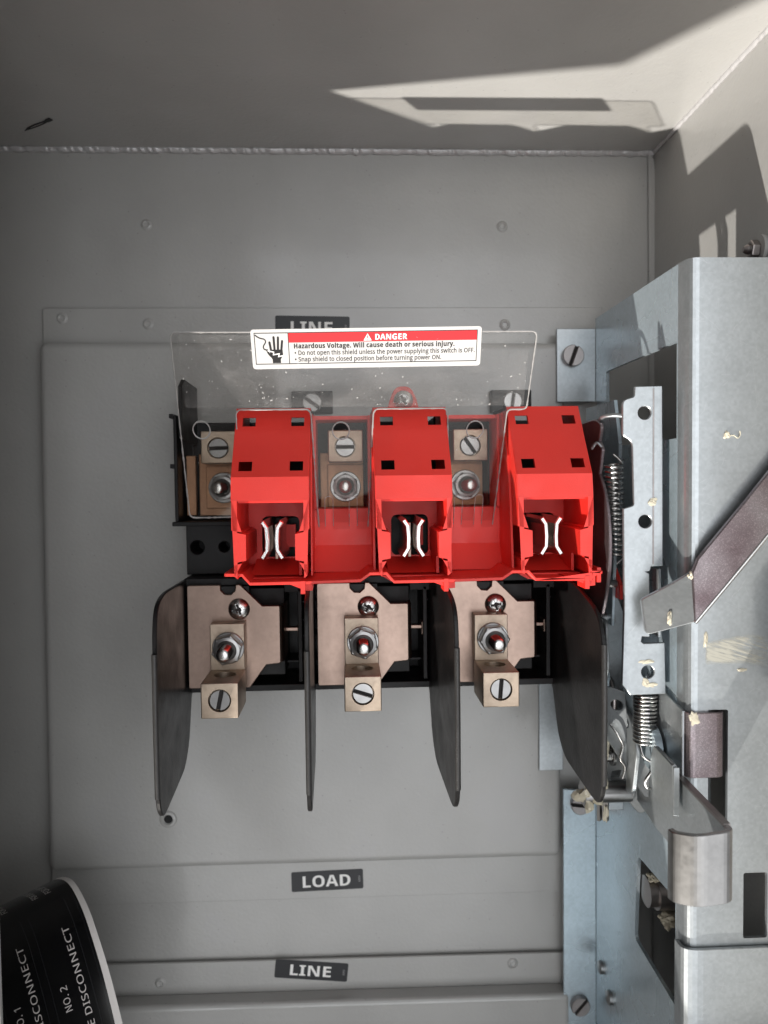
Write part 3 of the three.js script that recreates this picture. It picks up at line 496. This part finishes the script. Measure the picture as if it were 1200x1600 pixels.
  part('spring_hook', tube([[117, -108.6, 96], [118, -113, 98], [122, -116, 99], [120.4, -119, 99], [118.6, -123, 98], [119.6, -126.4, 97], [122, -127.4, 95]], 0.6, 40), M.bright, K);
  // link plates and the greasy shaft
  part('link_plate', deform(bare(plateZ([[108, -88, 3], [115, -90], [116, -104, 2], [126, -121], [128, -131, 3], [122, -134, 2], [112, -117], [106.4, -108, 2]], 0, 1.6, { bevel: 0.25, holes: [circ(112, -96, 2.2)] })), (x, y, z) => [x, y, z + 78 + (x - 106) * 0.6]), Z, K);
  part('link_plate', deform(bare(plateZ([[104, -104, 2], [110, -102, 2], [122, -124], [131, -140, 2], [124, -146, 2], [106, -124, 2]], 0, 1.6, { bevel: 0.25, holes: [circ(118, -136, 1.1, 12), [[114, -129], [118, -127.4], [117, -131.6], [113.6, -132.4]]] })), (x, y, z) => [x, y, z + 62 + (x - 104) * 0.7]), Z, K);
  part('disc', cylX(109.6, 111.2, -92, 66, 13, 40), M.zincSkylit, K);
  part('pivot_disc', cylX(121, 124, -110, 94, 9, 36), M.zincSkylit, K);
  part('shaft', [cylX(104, 121, -137, 74, 4.6, 24), cylX(100, 104, -137, 74, 6, 6)], M.steel, K);
  part('shaft', [cylX(106, 113, -121, 72, 3.6, 20), cylX(106, 112, -112, 70, 2.6, 20)], M.bright, K);
  part('shaft_end', fold([[108.4, 70], [110.4, 68], [113, 70]], [-152, -140], 1.4, 1), M.steel, K);
  part('grease', [blob(102.5, -137.5, 75, 4.6, 6.5, 6, 3), blob(108, -129.8, 78, 2.4, 4, 3, 4), blob(107.6, -119, 80, 2.6, 7, 3.4, 5), blob(111.4, -148.5, 70.8, 1.2, 3.4, 0.8, 6)], M.grease, K);
  part('link_rod', tube([[107, -62, 74], [106.4, -74, 76], [106.8, -92, 74], [108, -108, 76]], 1.1, 30), M.bright, K);
  part('link_plate', plateX([[-58, 62, 3], [-60, 84, 3], [-78, 86, 4], [-100, 76, 4], [-104, 58, 3], [-80, 66, 6]], 106.8, 108.2, { bevel: 0.25, holes: [circ(-66, 74, 2.4), circ(-94, 68, 3)] }), Z, K);
  part('coil_spring', spring(108.6, -110, 72, 90, 2.6, 0.5, 7, 8, 0), M.bright, K);
  part('washer', cylX(113.2, 114.4, -121, 72, 5, 28), M.steel, K);
  part('hex_nut', nut(4.2, 3.4, 10).rotateY(-Math.PI / 2).translate(117.6, -112, 76), M.bright, K);
  part('clip_wire', tube([[109, -104, 84], [111, -107, 86], [113.4, -112, 86.6], [112.6, -118, 86], [114.8, -122, 85.4], [114, -127, 84.6]], 0.55, 40), M.bright, K);
  part('spacer', [cylX(113, 122, -137, 74, 3, 20)], M.bright, K);
  part('pivot_arm', plateX([[-96, 78, 3], [-100, 90, 3], [-112, 97, 3], [-131, 92, 4], [-133, 84, 3], [-118, 86, 5]], 115.4, 117, { bevel: 0.3, holes: [circ(-103, 86, 1.8)] }), Z, K);
  // lower arm with the hooked end, and the upper bent tab
  part('latch_arm', plateX([[-103, 46, 2], [-112, 66], [-119, 98], [-118, 108], [-113.4, 114], [-116, 154], [-140, 154], [-143.4, 120], [-143, 98], [-138, 62, 4], [-124, 46, 3]], 123.2, 125.2, { bevel: 0.3, holes: [circ(-133, 76, 1.3, 12)] }), Z, K);
  part('arm_edge', [plateX([[-102.6, 46], [-111.6, 66], [-118.6, 98], [-119.4, 98], [-112.6, 66], [-103.4, 46]], 122.9, 125.5), plateX([[-112.9, 114], [-115.5, 154], [-116.4, 154], [-113.9, 114]], 122.9, 125.5)], M.steelDark, K);
  part('latch_hook', deform(bare(fold([[124.2, 152.5], [124.2, 157.6], [113, 156.6], [107.6, 152], [107.2, 149]], [-140, -116], 1.9, 3)), (x, y, z) => [x, y - (124.2 - x) * 0.16, z]), M.steel, K);
  part('bent_tab', fold([[126.4, 104], [126.4, 119.8], [139.4, 119.8], [140.8, 113]], [-113.4, -88.6], 1.7, 2.4), M.purple, K);
  part('tab_leg', plateX([[-106, 104, 2], [-107.6, 122], [-126.4, 123, 1], [-126.4, 104], [-114, 100, 4]], 119.4, 121.2, { bevel: 0.3 }), Z, K);
  part('tab_leg_face', box(119.3, 121.5, -126.2, -108, 122.6, 123.6, 0.2), Z, K);
  part('tab_side', plateX([[-84, 92, 2], [-88.5, 118], [-113.6, 118], [-124, 108], [-118, 100, 5], [-106, 98, 5], [-96, 88, 3]], 124.8, 126.2, { bevel: 0.25 }), Z, K);
  part('slot_plate', [plateZ([[128.4, -90], [144, -90], [144, -152], [128.4, -152]], 100, 101.4), ...[131, 134.5, 136, 139.5].map((x) => box(x, x + 0.9, -150, -92, 101.3, 105))], Z, K);
  // parts seen through the lower opening
  part('roller', [cylX(132, 146, -182, 74, 8, 36), cylX(128.2, 133, -182, 74, 6.6, 36)], M.steelDark, K);
  part('grease', [blob(138, -194, 76, 5, 3, 4, 8), blob(130, -174, 78, 2.4, 2, 3, 9)], M.grease, K);
  // the lever
  const lev = part('lever', plateZ([[126.6, -53.6], [146, -30.8], [176, 5.2], [176, 28.6], [146, -8.2], [127.6, -30], [125.6, -35]], 122.6, 124.8, { bevel: 0.4 }), M.purple, K);
  part('lever_foot', deform(bare(plateZ([[111.8, -46.8, 1], [113.2, -60.4, 2], [118, -58], [126.8, -53.4], [125.8, -35], [119, -41, 2]], 0, 2, { bevel: 0.3 })), (x, y, z) => [x, y, z + 122.6 - (127 - x) * 0.9]), Z, lev);
  part('lever_bright_strip', tube([[126.8, -53.6, 124.4], [146, -31, 124.6], [176, 5, 124.6]], 0.75, 30, 10), M.bright, lev);  // bright strip along the lower edge of the lever
  part('grease', [blob(119.6, -52.6, 118.8, 1, 2.6, 0.8, 11), blob(125.6, -36.6, 123.4, 1.2, 1.4, 1.2, 12)], M.grease, K);
  part('slot_edge', fold([[118.6, 100], [120, 96]], [-62, -45], 1.4), M.steel, K);
  // smears of grease on the flange
  {
    const n = 256, d = new Uint8Array(n * n * 4);
    for (let j = 0; j < n; j++) for (let i = 0; i < n; i++) {
      const u = i / n, v = j / n, t = Math.max(0, Math.min(1, (u - 0.02) * 30)), bow = v - 0.30 - 0.10 * u + 0.55 * (u - 0.45) * (u > 0.45 ? u - 0.45 : 0);
      const body = Math.max(0, 1 - Math.abs(bow - 0.2) / (0.17 + 0.09 * u)), st = fbm(u * 4, (v + 0.35 * u) * 46, 4096, 3, 17), cl = fbm(u * 6, v * 6, 4096, 3, 19);
      const q = Math.min(1, body * 3) * t * Math.min(1, (1 - u) * 5) * Math.max(0, Math.min(1, (st - 0.30) * 1.7 + (0.35 - 0.45 * u) + (cl - 0.5) * 1.1));
      const k = Math.round(255 * Math.max(0, Math.min(0.9, q))); d.set([k, k, k, 255], (j * n + i) * 4);
    }
    const am = new THREE.DataTexture(d, n, n); am.magFilter = am.minFilter = THREE.LinearFilter; am.needsUpdate = true;
    const g = new THREE.PlaneGeometry(0.029, 0.026); g.translate((147 - 127) / 1000, (-66.5 + 100) / 1000, 118.9 / 1000);
    const m = new THREE.Mesh(g, std({ color: rgb(0.56, 0.54, 0.46), roughness: 0.4, opacity: 0.85, alphaMap: am, transparent: true })); m.name = 'grease_smear'; m.receiveShadow = true; K.add(m);
  }
  part('grease', [blob(133.4, -61.5, 118.6, 0.9, 3.6, 0.8, 21), blob(147.6, -73, 118.9, 1.8, 0.6, 0.35, 23), blob(141, 15.6, 119, 1.2, 1.7, 0.6, 24), blob(118.6, -9.4, 105.4, 1.6, 1.5, 0.5, 25), blob(128.4, -90.6, 120.5, 1.9, 2.6, 0.35, 26), blob(116, -72.4, 105.3, 2.6, 0.8, 0.25, 27), blob(117.6, -81.6, 105.3, 2.4, 1.1, 0.25, 28), blob(115.6, -80.4, 105.3, 1.4, 1.5, 0.22, 29)], M.grease, K);
  part('grease_thread', tube([[142, 15.2, 119.2], [143.4, 15.4, 119.3], [145, 14.4, 119.3], [146, 15.6, 119.2], [145.8, 17, 119.2]], 0.22, 24), M.greaseThin, K);
}
// ---------------------------------------------------------------- the loose sheet of labels, curled, at the lower left
{
  const L = thing('label_sheet', 'curled black sheet of white lettered disconnect labels at the lower left', 'label sheet', [-140, -230, 0]);
  const map = canvasTexture(2048, 2048, (x, w, h) => {
    x.fillStyle = '#0c0c0e'; x.fillRect(0, 0, w, h);
    x.fillStyle = '#d8d2ce'; x.textBaseline = 'middle';
    // words run along +x here; rows step down in y towards the sheet's border
    const row = (s, px, py, size, width) => { x.font = `${size}px sans-serif`; const m = x.measureText(s).width; x.save(); x.translate(px, py); x.scale(width / m, 1); x.fillText(s, 0, 0); x.restore(); };
    [['NO. 1', 0], ['NO. 2', 1]].forEach(([s, k]) => {
      const y0 = 1232 + k * 436; row(s, 640, y0 + 20, 86, 180); row('SERVICE DISCONNECT', 180, y0 + 180, 86, 975);
      row('FOR EMERGENCY USE', 1450, y0 + 50, 84, 420); row('FOR SERVICE', 1450, y0 + 180, 84, 300);
      x.strokeStyle = '#2a2a2d'; x.lineWidth = 5; x.strokeRect(60, y0 - 92, 1290, 360); x.strokeRect(1420, y0 - 92, 620, 360);
    });
    x.fillStyle = '#2a2a2d'; x.fillRect(0, 2020, w, 4);
  });
  // a cone-like sheet: its right border is a curve, its rulings run to the left and down
  const edge = new THREE.CatmullRomCurve3([[-103.4, -264.1, 62], [-104.4, -250, 65], [-106.1, -237.6, 66], [-111, -214.2, 66], [-115.4, -200.9, 64], [-122.2, -190.2, 57], [-131.9, -184.3, 46], [-141.7, -187.6, 35], [-150.1, -195.3, 26], [-154.7, -206.7, 20]].map((p) => new THREE.Vector3(...p)));
  const NU = 70, NV = 24, pos = [], uv = [], idx = [], [ox, oy, oz] = L.origin;
  for (let i = 0; i <= NU; i++) for (let j = 0; j <= NV; j++) {
    const t = i / NU, s = j / NV, p = edge.getPointAt(t), a = new THREE.Vector3(-0.92, -0.42 + 0.08 * (1 - t), 0.05).normalize();
    p.addScaledVector(a, s * 95); pos.push(p.x - ox, p.y - oy, p.z - oz + 0.25 * Math.sin(t * 19 + s * 7) * (1 - t)); uv.push(0.02 + t * 1.0, s * 0.95 / 1.0);
  }
  for (let i = 0; i < NU; i++) for (let j = 0; j < NV; j++) { const a = i * (NV + 1) + j, b = a + 1, c = a + NV + 1, d = c + 1; idx.push(a, c, b, b, c, d); }
  const g = new THREE.BufferGeometry(); g.setAttribute('position', new THREE.Float32BufferAttribute(pos, 3)); g.setAttribute('uv', new THREE.Float32BufferAttribute(uv, 2)); g.setIndex(idx); g.computeVertexNormals(); g.scale(0.001, 0.001, 0.001);
  const m = new THREE.Mesh(g, std({ map, roughness: 0.16, clearcoat: 0.5, clearcoatRoughness: 0.1, side: THREE.DoubleSide })); m.name = 'printed_sheet'; m.castShadow = m.receiveShadow = true; L.add(m);
  const bp = [], bi = [];
  for (let i = 0; i <= NU; i++) { const p = edge.getPointAt(i / NU), w = 2.0 + 1.2 * (1 - i / NU); bp.push(p.x - ox, p.y - oy, p.z - oz, p.x - ox + w, p.y - oy + w * 0.4, p.z - oz - 0.15); }
  for (let i = 0; i < NU; i++) { const a = 2 * i; bi.push(a, a + 1, a + 2, a + 1, a + 3, a + 2); }
  const bg = new THREE.BufferGeometry(); bg.setAttribute('position', new THREE.Float32BufferAttribute(bp, 3)); bg.setIndex(bi); bg.computeVertexNormals(); bg.scale(0.001, 0.001, 0.001);
  const bm = new THREE.Mesh(bg, M.paper); bm.name = 'paper_border'; bm.castShadow = bm.receiveShadow = true; L.add(bm);
}
renderer.render(scene, camera);
